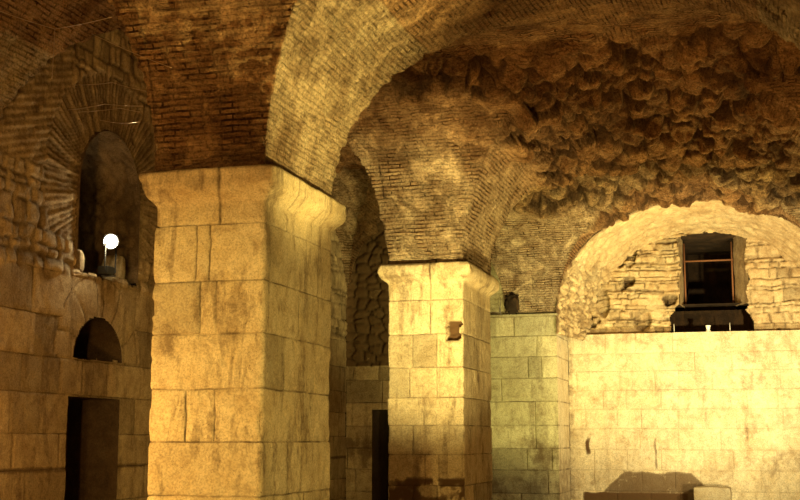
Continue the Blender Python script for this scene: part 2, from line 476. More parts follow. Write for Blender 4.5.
# ---------- left wall: U = Y, V = Z
NICHE = (15.32, 17.12); NC = sum(NICHE)/2; NR = (NICHE[1]-NICHE[0])/2; NSILL = 3.95; NTOPZ = 5.13
DOOR = (15.27, 16.72, 2.19)
HOLE = (15.36, 16.74, 2.72, 3.32)
zsL = [.30, .74, 1.22, 1.68, 2.21, 2.69, 3.24, 3.83]
vjL = rand_joints(6.6, 27.5, zsL, seed=12)
def in_niche(U, V):
    return (np.abs(U-NC) < NR) & (V > NSILL-.10*fbm(U*4, 0*U, 0, 5)) & ((V < NTOPZ) | (((U-NC)/NR)**2+((V-NTOPZ)/(NR*1.05))**2 < 1))
def in_hole(U, V):
    c = (HOLE[0]+HOLE[1])/2; r = (HOLE[1]-HOLE[0])/2
    return (V > HOLE[2]+.03*fbm(U*5, 0*U, 0, 15)) & (((U-c)/r)**2+((V-HOLE[2])/(HOLE[3]-HOLE[2]))**2*.96 < 1)
def in_door(U, V): return (U > DOOR[0]) & (U < DOOR[1]) & (V < DOOR[2])
usL = np.unique(np.concatenate([np.arange(6.6, 13., .12), lines(13., 18.6, .03, [DOOR[0], DOOR[1]]), np.arange(18.6, 27.3, .08), lines(27.2, 27.5, .05)]))
usL = usL[np.concatenate([[True], np.diff(usL) > .004])]
vsL = lines(0, 7.9, .032, zsL)
_c = {}
def left_fields(U, V):
    key = U.shape
    if key in _c: return _c[key]
    dA, jA, tA = ashlar(U, V, zsL, vjL, 21)
    # voussoirs fanned around the small arched hole
    hc = (HOLE[0]+HOLE[1])/2
    ang = np.degrees(np.arctan2(V-HOLE[2], U-hc)); rad = np.hypot(U-hc, V-HOLE[2])
    fan = (rad < 1.22+.06*np.sin(ang*.11)) & (V > HOLE[2]) & (V < NSILL+.1)
    dj = np.full(U.shape, 9.)
    for a in (22, 58, 84, 96, 128, 160): dj = np.minimum(dj, np.abs(np.radians(ang-a-3*np.sin(rad*6)))*rad)
    dj = np.minimum(dj, np.abs(rad-1.20))
    jf = 1-ss(dj, .006, .02)
    tf = np.digitize(ang, [22, 58, 84, 96, 128, 160])*.37 % 1
    dA = np.where(fan, -.016*jf+.01*(tf-.5), dA); jA = np.where(fan, jf, jA); tA = np.where(fan, .6+.4*tf, tA)
    # rubble stones above
    sx = np.where(V < 5.0, .27, .30); sy = np.where(V < 5.0, .22, .13)
    wu = U+.05*fbm(U*3, V*3, 0, 51); wv = V+.06*fbm(U*2, V*2, 0, 52)
    e, idv = coursed(U, V, .23, .27, 53, .06)
    jr = 1-ss(e, .005, .045)
    dR = .025*np.sqrt(np.clip(e/.05, 0, 1))-.03*jr+.03*(idv-.5)+.018*fbm(U*6, V*6, 0, 58, 5)
    # slanting brick of the wall's relieving arch on the left
    r0 = np.hypot(U-NC, V-NTOPZ)
    # niche ring of radiating bricks
    ring = (r0 > NR*.98) & (r0 < NR+.86+.05*fbm(U*3, V*3, 0, 54)) & (V > NTOPZ-.75)
    an = np.arctan2(V-NTOPZ, U-NC)
    k = an*(NR+.4)/.078; kf = k-np.floor(k); kid = _h(np.floor(k).astype(np.int64), np.zeros(U.shape, np.int64), np.zeros(U.shape, np.int64), 5)
    jb = 1-ss(np.minimum(kf, 1-kf), .10, .34)
    dB = -.022*jb+.026*(kid-.5)+.012*fbm(U*9, V*9, 0, 59)
    r1 = np.hypot(U-NC, V-4.1)
    slant = (U < NC-1.15) & (V > 5.15) & (r1 > 1.7)
    k2 = (V-5.2-.30*(U-14.))/.10; kf2 = k2-np.floor(k2)
    jb2 = 1-ss(np.minimum(kf2, 1-kf2), .08, .3)
    id2 = _h(np.floor(k2).astype(np.int64), np.floor(U/.36+_h(np.floor(k2).astype(np.int64), 0*np.floor(k2).astype(np.int64), 0*np.floor(k2).astype(np.int64), 4)).astype(np.int64), np.zeros(U.shape, np.int64), 6)
    dS = -.018*jb2+.02*(id2-.5)+.012*fbm(U*9, V*9, 0, 59)
    ru = ss(V+.10*fbm(U*2, V*2, 0, 55), 3.80, 3.86)
    ru = np.where(fan, 0, ru)
    d = dA*(1-ru)+dR*ru; j = jA*(1-ru)+jr*ru*.9; t = tA*(1-ru)+idv*ru
    d = np.where(slant, dS, d); j = np.where(slant, jb2*.8, j); t = np.where(slant, id2, t)
    d = np.where(ring, dB, d); j = np.where(ring, jb*.9, j); t = np.where(ring, kid, t)
    d = d+.02*fbm(U*1.6, V*1.6, 0, 56)+.006*fbm(U*14, V*14, 0, 57)
    st = ss(V, 1.24, 1.10)*.35
    bnd = np.abs(V-1.22-.02*fbm(U*3, 0*U, 0, 9)); st = np.maximum(st, (1-ss(bnd, .02, .07))*.6)
    _c[key] = (d, j, t, np.clip(st+ring*.35, 0, 1)); return _c[key]
wl = panel('wall_left', usL, vsL, lambda U, V: np.stack([LX+0*U, U, V], -1),
      lambda U, V: left_fields(U, V)[0],
      lambda U, V: dict(joint=left_fields(U, V)[1], tint=left_fields(U, V)[2], stain_shade=left_fields(U, V)[3]),
      lambda U, V: ~(in_niche(U, V) | in_hole(U, V) | in_door(U, V)), M_wall, 1,
      label='left wall of ashlar below and rubble above')

def poly_reveal(name, pts, fn, d0, d1, mat, parent, step=.05, closed=False, rough=.02, shrink=0., amp=.0, stones=False):
    """surface running from an outline on the wall face (depth d0) back to depth d1"""
    out = []
    n = len(pts)
    for i in range(n if closed else n-1):
        a = np.array(pts[i]); b = np.array(pts[(i+1) % n]); L = np.linalg.norm(b-a); k = max(1, int(L/step))
        for t in range(k): out.append(a+(b-a)*t/k)
    if not closed: out.append(np.array(pts[-1], float))
    out = np.array(out); c = out.mean(0)
    ds = np.linspace(d0, d1, max(2, int(abs(d1-d0)/step)+1))
    U = out[:, 0][:, None]+0*ds; V = out[:, 1][:, None]+0*ds; Dd = ds[None, :]+0*U
    s = 1-shrink*(Dd-d0)/(d1-d0)
    U = c[0]+(U-c[0])*s; V = c[1]+(V-c[1])*s
    arc = np.concatenate([[0], np.cumsum(np.linalg.norm(np.diff(out, axis=0), axis=1))])[:, None]+0*U
    Pp = fn(U, V, Dd); Nn = gnormals(Pp)
    j = 0*U; t = 0*U+.5; dd = rough*fbm(U*5, V*5, Dd*5, 71)
    if stones:
        f1, f2, t = worley2(arc/.26, Dd/.2, 72); j = 1-ss(f2-f1, .05, .2); dd = dd-.04*j
    else:
        k = arc/.42; kf = k-np.floor(k); j = 1-ss(np.minimum(kf, 1-kf), .02, .05)
    Pp = Pp+Nn*(dd*np.clip((Dd-d0)/.1, 0, 1))[..., None]
    me = grid_mesh(name, Pp, dict(joint=j*.8, tint=t, stain_shade=0*U))
    return link(name, me, mat, parent)

def quad_obj(name, pts, mat, parent=None, n=8):
    a, b, c, d = [np.array(p, float) for p in pts]
    s = np.linspace(0, 1, n); S, T = np.meshgrid(s, s, indexing='ij'); S = S[..., None]; T = T[..., None]
    Pp = a*(1-S)*(1-T)+b*S*(1-T)+c*S*T+d*(1-S)*T
    k = S[..., 0]*0
    return link(name, grid_mesh(name, Pp, dict(joint=k, tint=k+.5, stain_shade=k)), mat, parent)

fl = lambda U, V, D: np.stack([LX-D, U, V], -1)
arcn = [(NC+NR*math.cos(a), NTOPZ+NR*1.05*math.sin(a)) for a in np.linspace(0, math.pi, 25)]
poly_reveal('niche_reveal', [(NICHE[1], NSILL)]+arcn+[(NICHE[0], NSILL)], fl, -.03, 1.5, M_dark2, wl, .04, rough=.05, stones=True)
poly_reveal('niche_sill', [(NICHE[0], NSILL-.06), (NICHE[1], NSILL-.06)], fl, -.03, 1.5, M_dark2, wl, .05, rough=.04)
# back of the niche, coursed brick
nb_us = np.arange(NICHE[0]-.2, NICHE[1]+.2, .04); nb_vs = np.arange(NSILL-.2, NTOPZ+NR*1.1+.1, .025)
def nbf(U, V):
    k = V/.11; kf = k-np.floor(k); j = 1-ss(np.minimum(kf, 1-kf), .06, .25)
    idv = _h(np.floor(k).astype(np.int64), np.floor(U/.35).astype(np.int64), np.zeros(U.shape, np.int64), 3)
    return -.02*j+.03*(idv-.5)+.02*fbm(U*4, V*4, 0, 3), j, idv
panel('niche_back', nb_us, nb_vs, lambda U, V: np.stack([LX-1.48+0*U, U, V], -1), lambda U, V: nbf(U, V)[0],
      lambda U, V: dict(joint=nbf(U, V)[1], tint=nbf(U, V)[2], stain_shade=.2+0*U), None, M_dark2, 1, parent=wl)
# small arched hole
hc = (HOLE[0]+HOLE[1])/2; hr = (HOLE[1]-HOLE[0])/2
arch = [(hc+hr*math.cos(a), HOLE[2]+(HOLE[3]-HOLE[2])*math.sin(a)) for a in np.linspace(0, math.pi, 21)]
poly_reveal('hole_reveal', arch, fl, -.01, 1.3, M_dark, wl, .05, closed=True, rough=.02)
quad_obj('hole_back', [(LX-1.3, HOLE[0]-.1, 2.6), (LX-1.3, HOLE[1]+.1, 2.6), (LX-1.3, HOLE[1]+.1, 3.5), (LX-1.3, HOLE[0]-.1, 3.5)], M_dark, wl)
# door opening and dark passage
door = tag(empty('door_1', (LX, (DOOR[0]+DOOR[1])/2, 0)), kind='structure', label='dark rectangular doorway in the left wall')
dn = lambda U, V, D: np.stack([-D, U-(DOOR[0]+DOOR[1])/2, V], -1)
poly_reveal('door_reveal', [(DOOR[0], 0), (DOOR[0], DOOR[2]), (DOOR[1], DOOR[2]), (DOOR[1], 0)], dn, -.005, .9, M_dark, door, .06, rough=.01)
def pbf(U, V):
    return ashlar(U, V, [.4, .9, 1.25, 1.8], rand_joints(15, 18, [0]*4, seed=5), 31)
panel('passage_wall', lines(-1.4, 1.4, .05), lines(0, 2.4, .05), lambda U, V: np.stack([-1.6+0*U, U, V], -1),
      lambda U, V: pbf(U, V)[0], lambda U, V: dict(joint=pbf(U, V)[1], tint=pbf(U, V)[2], stain_shade=.3+0*U), None, M_dark, 1, parent=door)
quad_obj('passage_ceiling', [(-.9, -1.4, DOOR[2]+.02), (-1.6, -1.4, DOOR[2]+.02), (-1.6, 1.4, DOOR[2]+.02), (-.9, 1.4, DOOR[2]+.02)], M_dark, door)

# ---------- end wall at Y=27.5 (greenish pilaster, dark aisle end): U = X, V = Z
EY = 27.5
AC = -1.0; AA = 3.05; AB = 2.36; ABASE = Z0
RX0, RX1 = -4.05, 2.05
zsE = [.45, .95, 1.42, 1.92, 2.44, 2.95, 3.42, 3.88, 4.33]
vjE = [[-4.9], [-4.3], [-4.75, -4.2], [-4.55], [-4.55], [-5.3], [-4.7, -4.4], [-4.5], [-5.0], [-4.6, -4.2]]
extra = rand_joints(-8.9, -5.6, zsE, .5, .9, seed=9)
vjE = [a+b for a, b in zip(vjE, extra)]
D2 = (-8.28, -7.25, 2.30)
def in_arch(U, V):
    return (U > RX0) & (U < RX1) & ((V < ABASE) | (((U-AC)/AA)**2+((V-ABASE)/AB)**2 < 1))
def end_fields(U, V):
    d, j, t = ashlar(U, V, zsE, vjE, 25, depth=.022)
    k = V/.062; kf = k-np.floor(k); jb = 1-ss(np.minimum(kf, 1-kf), .1, .35)
    f1, f2, idv = worley2(U/.3, V/.2, 63); jr = 1-ss(f2-f1, .05, .22)
    up = V > 4.33
    d = np.where(up, -.02*jb-.03, d); j = np.where(up, jb*.5, j)
    lf = (U < -5.6) & (V > 3.25)
    d = np.where(lf, .05*np.sqrt(np.clip(1-f1**2, 0, 1))-.05*jr, d); j = np.where(lf, jr, j); t = np.where(lf, idv, t)
    st = .55*ss(fbm(U*1.3, V*1.3, 0, 81), -.2, .5)*ss(V, 2.1, 1.6)+.25*ss(V, 1.9, 1.2)
    st = np.maximum(st, (1-ss(np.abs(V-4.33), .01, .05))*.8)
    st = np.maximum(st, lf*.8)  # unlit upper rubble of the aisle end is painted darker here
    return d+.012*fbm(U*3, V*3, 0, 64), j, t, np.clip(st, 0, 1)
def end_panel(name, x0, x1, mat, label):
    return panel(name, lines(x0, x1, .04, [j for r in vjE for j in r if x0 < j < x1]), lines(0, 7.4, .04, zsE),
      lambda U, V: np.stack([U, EY+0*U, V], -1), lambda U, V: end_fields(U, V)[0],
      lambda U, V: dict(joint=end_fields(U, V)[1], tint=end_fields(U, V)[2], stain_shade=end_fields(U, V)[3]),
      lambda U, V: ~(in_arch(U, V) | ((U > D2[0]) & (U < D2[1]) & (V < D2[2]))), mat, 1, label=label)
we = end_panel('wall_back', -5.60, -4.05, M_green, 'greenish block pier of the end wall below brick')
we2 = end_panel('wall_end_left', LX, -5.60, M_wall, 'dim end wall of the left aisle with a doorway')
we3 = end_panel('wall_end_right', 2.05, 5.7, M_wall, 'end wall right of the lit recess')
we4 = end_panel('wall_end_top', -4.05, 2.05, M_wall, 'end wall above the recess arch')
# doorway at the end of the aisle
door2 = tag(empty('door_2', ((D2[0]+D2[1])/2, EY, 0)), kind='structure', label='narrow dark doorway at the end of the aisle')
dn2 = lambda U, V, D: np.stack([U-(D2[0]+D2[1])/2, D, V], -1)
poly_reveal('door_reveal', [(D2[0], 0), (D2[0], D2[2]), (D2[1], D2[2]), (D2[1], 0)], dn2, -.005, 1.4, M_dark, door2, .08)
quad_obj('passage_wall', [(-.7, 1.4, 0), (.7, 1.4, 0), (.7, 1.4, 2.5), (-.7, 1.4, 2.5)], M_dark, door2)

# ---------- bright recessed wall: plane Y = 28.3
RY = 29.30; LEDGE = 4.03
zsB = [.42, .82, 1.22, 1.62, 2.02, 2.42, 2.80, 3.18, 3.54, LEDGE-.0]
zsB = [.45, .92, 1.38, 1.86, 2.30, 2.74, 3.17, 3.58]
vjB = rand_joints(RX0, RX1, zsB, .5, 1.1, seed=33)
vjB[-1] = [-3.2, -2.5, -1.66, -1.05, -.62, 0.0, .9]
vjB[-2] = [-2.6, -1.18, -.38, .45, 1.2]
def bright_fields(U, V):
    d, j, t = ashlar(U, V, zsB, vjB, 27, depth=.010, gw=.009)
    new = ((V > 3.58) & (U > -1.66) & (U < 0)) | ((V > 3.17) & (V <= 3.58) & (U > -1.18) & (U < -.38))
    j = j*.28; t = .55+.35*t; t = np.where(new, 1.0, t); d = np.where(new, .02-.01*j, d)
    st = 0*U
    # damp brown patch low on the wall and its dark foot
    e = .90-.05*fbm(U*3, 0*U, 0, 6)-.9*np.clip(np.abs(U+2.1)-.75, 0, 9)
    st = np.maximum(st, .75*ss(e-V, -.03, .06))
    e2 = .44+.03*fbm(U*4, 0*U, 0, 7)
    st = np.maximum(st, 1.0*ss(e2-V, 0, .04)*ss(U, -3.85, -3.7)*ss(-U, 1.3, 1.5))
    # drips and scars
    for (ux, v0, v1, wd, am) in ((-3.62, 1.22, 1.75, .06, .9), (-2.1, .9, 1.75, .035, .6), (-.95, 1.2, 2.0, .05, .25), (-.1, 1.5, 2.2, .05, .45), (.35, 1.4, 2.1, .04, .4), (-3.55, .5, 1.0, .08, .5), (-3.3, 3.5, 3.95, .3, .25)):
        st = np.maximum(st, am*(1-ss(np.abs(U-ux+.05*fbm(V*4, 0*U, 0, 8)), wd*.4, wd*1.4))*ss(V, v0, v0+.1)*ss(-V, -v1, -v1+.2))
    st = np.maximum(st, .42*ss(fbm(U*1.1, V*1.8, 0, 91), -.05, .4))
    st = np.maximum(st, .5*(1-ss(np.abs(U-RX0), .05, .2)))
    st = np.where(new, 0, st)
    rot = ss(fbm(U*2.5, V*2.5, 0, 92), .2, .5)
    return d+.014*fbm(U*2.2, V*2.2, 0, 93)-.012*rot*(1-new), j, t, np.clip(st, 0, 1)
wb = panel('wall_recess', lines(RX0, RX1, .035, [j for r in vjB for j in r]), lines(0, LEDGE, .035, zsB),
      lambda U, V: np.stack([U, RY+0*U, V], -1), lambda U, V: bright_fields(U, V)[0],
      lambda U, V: dict(joint=bright_fields(U, V)[1], tint=bright_fields(U, V)[2], stain_shade=bright_fields(U, V)[3]),
      None, M_pale, 1, label='brightly lit pale ashlar wall of the arched recess')
# side jambs of the recess below the springing
for nm, x, sg in (('recess_jamb', RX0, 1), ('recess_jamb', RX1, -1)):
    us = lines(EY, RY+.03, .04); vs = lines(0, ABASE+.02, .04, zsE)
    U, V = np.meshgrid(us, vs, indexing='ij')
    Pp = np.stack([x+0*U, U, V], -1)
    Pp[..., 0] += sg*(.012*fbm(U*6, V*6, 0, 95)-.008)
    jj = np.zeros(U.shape)
    for z in zsE: jj = np.maximum(jj, 1-ss(np.abs(V-z), .006, .02))
    link(nm, grid_mesh(nm, Pp, dict(joint=jj, tint=.5+0*U, stain_shade=.12+.4*ss(V, 2.0, .8))), M_pale, wb)
# ledge
LY = 29.60
us = lines(RX0, RX1, .06); vs = lines(RY-.01, LY+.1, .05); U, V = np.meshgrid(us, vs, indexing='ij')
Pp = np.stack([U, V, LEDGE+.025*fbm(U*4, V*4, 0, 97)-.01*ss(-V, -RY-.1, -RY)], -1)
Pp[:, 0, 2] = LEDGE-.01
link('recess_ledge', grid_mesh('recess_ledge', Pp, dict(joint=0*U, tint=.6+0*U, stain_shade=.2+0*U)), M_pale, wb)
# splayed soffit from the front arch (Y 27.5) back to the lunette arch (Y 29.6)
BA, BB, BBASE = 2.62, 2.36, LEDGE
na = 240; aa = np.linspace(-.14, math.pi+.14, na); tt = np.linspace(0, 1, 64)
A_, T_ = np.meshgrid(aa, tt, indexing='ij')
Ac = np.clip(A_, 0, math.pi); sk = np.minimum(np.sin(A_), 0)*3.5
fx = AC+AA*np.cos(Ac); fz = ABASE+AB*np.sin(Ac)+sk
bx = AC+.03+BA*np.cos(Ac); bz = BBASE+BB*np.sin(Ac)+sk*.3
tw = T_**1.15
Pp = np.stack([fx*(1-tw)+bx*tw, EY-.06+(LY+.08-EY)*T_, fz*(1-tw)+bz*tw], -1)
Nn = gnormals(Pp); Cn = np.stack([AC-Pp[..., 0], 0*A_, 4.5-Pp[..., 2]], -1); sgn = np.sign((Nn*Cn).sum(-1)); Nn *= sgn[..., None]
x_, y_, z_ = Pp[..., 0], Pp[..., 1], Pp[..., 2]
low = ss(z_, 5.9, 5.2)
f1, f2, idv = worley3(x_/.30, y_/.26, z_/.13, 101); jr = 1-ss(f2-f1, .04, .22)
g1, g2, idg = worley3(x_/.14, y_/.14, z_/.12, 103)
dd = low*(.05*np.sqrt(np.clip(1-f1**2, 0, 1))-.055*jr)+(1-low)*(.03*(np.sqrt(np.clip(1-g1**2, 0, 1))-.5))
dd += .06*fbm(x_*2, y_*2, z_*2, 104)+.06*fbm(x_*5, y_*5, z_*5, 105, 5)-.05*ss(fbm(x_*6, y_*6, z_*6, 106, 4), .2, .4)
hole = ss(fbm(x_*2.2, y_*2.2, z_*2.2, 107, 3), .38, .5)*low
dd -= .22*hole
dd *= .3+.7*ss(T_, 0, .1)
Pp = Pp+Nn*dd[..., None]
red_ = np.clip(ss(T_, .13, .02)*1.0, 0, 1)
link('recess_soffit', grid_mesh('recess_soffit', Pp, dict(joint=np.clip(low*jr*.8+hole, 0, 1), tint=np.where(low > .5, idv, .85), stain_shade=np.clip(red_*.6+.35*low*ss(fbm(x_*2, z_*2, y_, 108), .1, .4), 0, 1))), M_lunette, wb)
# lunette: rubble with the window opening
WX0, WX1 = -1.47, .06
def win_open(U, V):
    rough = .11*fbm(U*4, V*4, 0, 111, 5)
    a = (U > WX0+rough) & (U < WX1+rough) & (V > 4.55) & (V < 6.36+.03*fbm(U*8, 0*U, 0, 112)-.10*((U+.8)/.75)**2)
    b_ = (U > -1.76+.30*ss(V, 4.3, 4.8)+rough) & (U < .14-.16*ss(V, 4.3, 4.8)+rough*1.3) & (V <= 4.78+.10*fbm(U*6, 0*U, 0, 113))
    return a | b_
def lun_fields(U, V):
    right = ss(U, -.1, .1)
    wu = U+.04*fbm(U*4, V*4, 0, 114); wv = V+.05*fbm(U*3, V*3, 0, 115)
    f1, f2, idv = worley2(wu/.34, wv/.15, 116, .8); g1, g2, idg = worley2(wu/.30, wv/.11, 117, .8)
    e1, i1 = coursed(U, V, .17, .30, 116, .06); e2, i2 = coursed(U, V, .11, .32, 117, .06)
    e = np.where(right > .5, e1, e2); idv = np.where(right > .5, i1, i2)
    j = 1-ss(e, .002, .022)
    mort = ss(fbm(U*1.5, V*1.5, 0, 118), -.05, .3)*(1-right)*.8
    d = (.05*np.sqrt(np.clip(e/.06, 0, 1))-.05*j)*(1-mort)+.05*(idv-.5)
    hole = ss(fbm(U*2.3+5, V*2.3, 0, 119, 3), .34, .46)*(1-right)
    hole = np.maximum(hole, 1-ss(np.hypot((U+3.25)/.16, (V-4.75)/.34), .7, 1.1))
    hole = np.maximum(hole, 1-ss(np.hypot((U+2.35)/.22, (V-4.35)/.28), .6, 1.1))
    return d-.16*hole+.03*fbm(U*3, V*3, 0, 120), np.clip(j*(.9-mort)+hole, 0, 1), idv, .1+.25*ss(fbm(U*1.8, V*1.8, 0, 121), .1, .4)
usl = lines(AC-2.8, AC+2.8, .025)
wlun = panel('lunette_wall', usl, lines(LEDGE-.05, 6.5, .022), lambda U, V: np.stack([U, LY+0*U, V], -1),
      lambda U, V: lun_fields(U, V)[0],
      lambda U, V: dict(joint=lun_fields(U, V)[1], tint=lun_fields(U, V)[2], stain_shade=lun_fields(U, V)[3]),
      lambda U, V: ~win_open(U, V), M_lunette, 1, parent=wb)
# window: splayed reveal, dark shaft, iron bars
win = tag(empty('window_1', ((WX0+WX1)/2, LY, LEDGE)), kind='structure', label='dark barred window opening in the lunette')
wc = (WX0+WX1)/2
def rev(name, a, b, c, d, mat, n=14):
    a, b, c, d = [np.array(p, float)-np.array([wc, LY, LEDGE]) for p in (a, b, c, d)]
    s = np.linspace(0, 1, n); S, T = np.meshgrid(s, s, indexing='ij'); S3 = S[..., None]; T3 = T[..., None]
    Q = a*(1-S3)*(1-T3)+b*S3*(1-T3)+c*S3*T3+d*(1-S3)*T3
    Q[..., 0] += .025*fbm(Q[..., 1]*5, Q[..., 2]*5, 0, 130)
    return link(name, grid_mesh(name, Q, dict(joint=0*S, tint=.5+0*S, stain_shade=.35+0*S)), mat, win)
BY = 30.35
rev('window_reveal', (WX1+.02, LY-.02, 4.7), (-.25, BY, 4.7), (-.25, BY, 6.5), (WX1+.02, LY-.02, 6.5), M_wall)
rev('window_reveal', (WX0-.02, LY-.02, 4.7), (-1.42, BY, 4.7), (-1.42, BY, 6.5), (WX0-.02, LY-.02, 6.5), M_lunette)
rev('window_head', (WX0-.1, LY-.02, 6.40), (WX0, BY, 6.32), (WX1, BY, 6.32), (WX1+.1, LY-.02, 6.40), M_shade_black)
rev('window_shaft', (-1.42, BY, 4.4), (-1.42, 33.0, 4.4), (-1.42, 33.0, 6.5), (-1.42, BY, 6.5), M_shade_black)
rev('window_shaft', (-.25, BY, 4.4), (-.25, 33.0, 4.4), (-.25, 33.0, 6.5), (-.25, BY, 6.5), M_shade_black)
rev('window_shaft', (-1.9, 33.0, 3.8), (.3, 33.0, 3.8), (.3, 33.0, 6.5), (-1.9, 33.0, 6.5), M_shade_black)
rev('window_shaft', (-1.42, BY, 6.34), (-.25, BY, 6.34), (-.25, 33.0, 6.34), (-1.42, 33.0, 6.34), M_shade_black)
rev('hollow_side', (-1.80, LY-.02, 3.9), (-1.80, BY, 3.9), (-1.70, BY, 4.8), (-1.76, LY-.02, 4.8), M_shade_black)
rev('hollow_side', (.14, LY-.02, 3.9), (.14, BY, 3.9), (.05, BY, 4.8), (.12, LY-.02, 4.8), M_shade_black)
rev('hollow_back', (-1.8, BY+.02, 3.9), (.14, BY+.02, 3.9), (.14, BY+.02, 4.62), (-1.8, BY+.02, 4.62), M_shade_black)
rev('hollow_shelf', (-1.8, LY+.35, 4.74), (-1.8, BY+.1, 4.72), (.14, BY+.1, 4.72), (.14, LY+.35, 4.74), M_shade_black)

# ------------------------------------------------------------------ generic mesh pieces
def tube_mesh(name, pts, r, sides=8, cyc=False, taper=None):
    pts = [Vector(p) for p in pts]; V = []; F = []
    for i, p in enumerate(pts):
        a = pts[max(0, i-1)]; b = pts[min(len(pts)-1, i+1)]
        t = (b-a).normalized(); up = Vector((0, 0, 1)) if abs(t.z) < .9 else Vector((1, 0, 0))
        n = t.cross(up).normalized(); bb = t.cross(n)
        rr = r*(taper[i] if taper else 1)
        for k in range(sides):
            q = 2*math.pi*k/sides; V.append(p+n*math.cos(q)*rr+bb*math.sin(q)*rr)
    for i in range(len(pts)-1):
        for k in range(sides):
            F.append((i*sides+k, i*sides+(k+1) % sides, (i+1)*sides+(k+1) % sides, (i+1)*sides+k))
    F.append(tuple(range(sides))[::-1]); F.append(tuple((len(pts)-1)*sides+k for k in range(sides)))
    me = bpy.data.meshes.new(name); me.from_pydata(V, [], F); me.update()
    me.polygons.foreach_set('use_smooth', [len(p.vertices) == 4 for p in me.polygons])
    return me

def box_mesh(name, sx, sy, sz, bevel=.01, rough=0, seed=0, cz=True, sub=0):
    import bmesh
    bm = bmesh.new(); bmesh.ops.create_cube(bm, size=1)
    for v in bm.verts: v.co = Vector((v.co.x*sx, v.co.y*sy, (v.co.z+(.5 if cz else 0))*sz))
    if bevel: bmesh.ops.bevel(bm, geom=bm.edges[:], offset=bevel, segments=2, affect='EDGES', profile=.6)
    if sub:
        bmesh.ops.subdivide_edges(bm, edges=bm.edges[:], cuts=sub, use_grid_fill=True)
    if rough:
        for v in bm.verts:
            c = v.co
            v.co += Vector((float(fbm(c.x*5+seed, c.y*5, c.z*5, 1)), float(fbm(c.x*5, c.y*5+seed, c.z*5, 2)), float(fbm(c.x*5, c.y*5, c.z*5+seed, 3))))*rough
    me = bpy.data.meshes.new(name); bm.to_mesh(me); bm.free()
    return me

# iron bars of the window
for (a, b) in (((-1.40, 30.30, 5.80), (-.26, 30.30, 5.80)),):
    link('cross_bar', tube_mesh('cross_bar', [Vector(a)-Vector((wc, LY, LEDGE)), Vector(b)-Vector((wc, LY, LEDGE))], .022), M_rust, win)
for x in (-1.38, -.29):
    link('upright_bar', tube_mesh('upright_bar', [(x-wc, 30.30-LY, .7), (x-wc, 30.30-LY, 2.2)], .02), M_rust, win)

# ------------------------------------------------------------------ floor + other walls
us = np.arange(-9.0, 6.2, .12); vs = np.arange(-3, 28.5, .12); U, V = np.meshgrid(us, vs, indexing='ij')
f1, f2, idv = worley2(U/.9, V/.7, 141, .5); jj = 1-ss(f2-f1, .01, .05)
Pp = np.stack([U, V, .006*fbm(U, V, 0, 142)-.012*jj-.005], -1)
tag(link('floor', grid_mesh('floor', Pp, dict(joint=jj, tint=idv, stain_shade=0*U)), M_floor), kind='structure', label='worn stone floor of the hall')

# ------------------------------------------------------------------ piers
def rect_loop(x0, x1, y0, y1, step_lists, r=.03):
    """points round a rectangle starting front-left; returns xy, normal, face id, local u"""
    pts = []
    def face(a, b, n, us, fid):
        for u in us:
            p = a+(b-a)*((u)/np.linalg.norm(b-a)); pts.append((p[0], p[1], n[0], n[1], fid, u))
    A = np.array
    c = [A([x0, y0]), A([x1, y0]), A([x1, y1]), A([x0, y1])]
    ns = [(0, -1), (1, 0), (0, 1), (-1, 0)]
    for k in range(4):
        a = c[k]; b = c[(k+1) % 4]; L = np.linalg.norm(b-a)
        us = step_lists[k]; us = us[(us > r) & (us < L-r)]
        us = np.concatenate([[r], us, [L-r]])
        face(a, b, ns[k], us, k)
        # rounded corner point
        n2 = ns[(k+1) % 4]
        dg = (A(ns[k])+A(n2)); q = b-dg*r*.30
        pts.append((q[0], q[1], dg[0]/1.0, dg[1]/1.0, k, L))
    return np.array(pts)

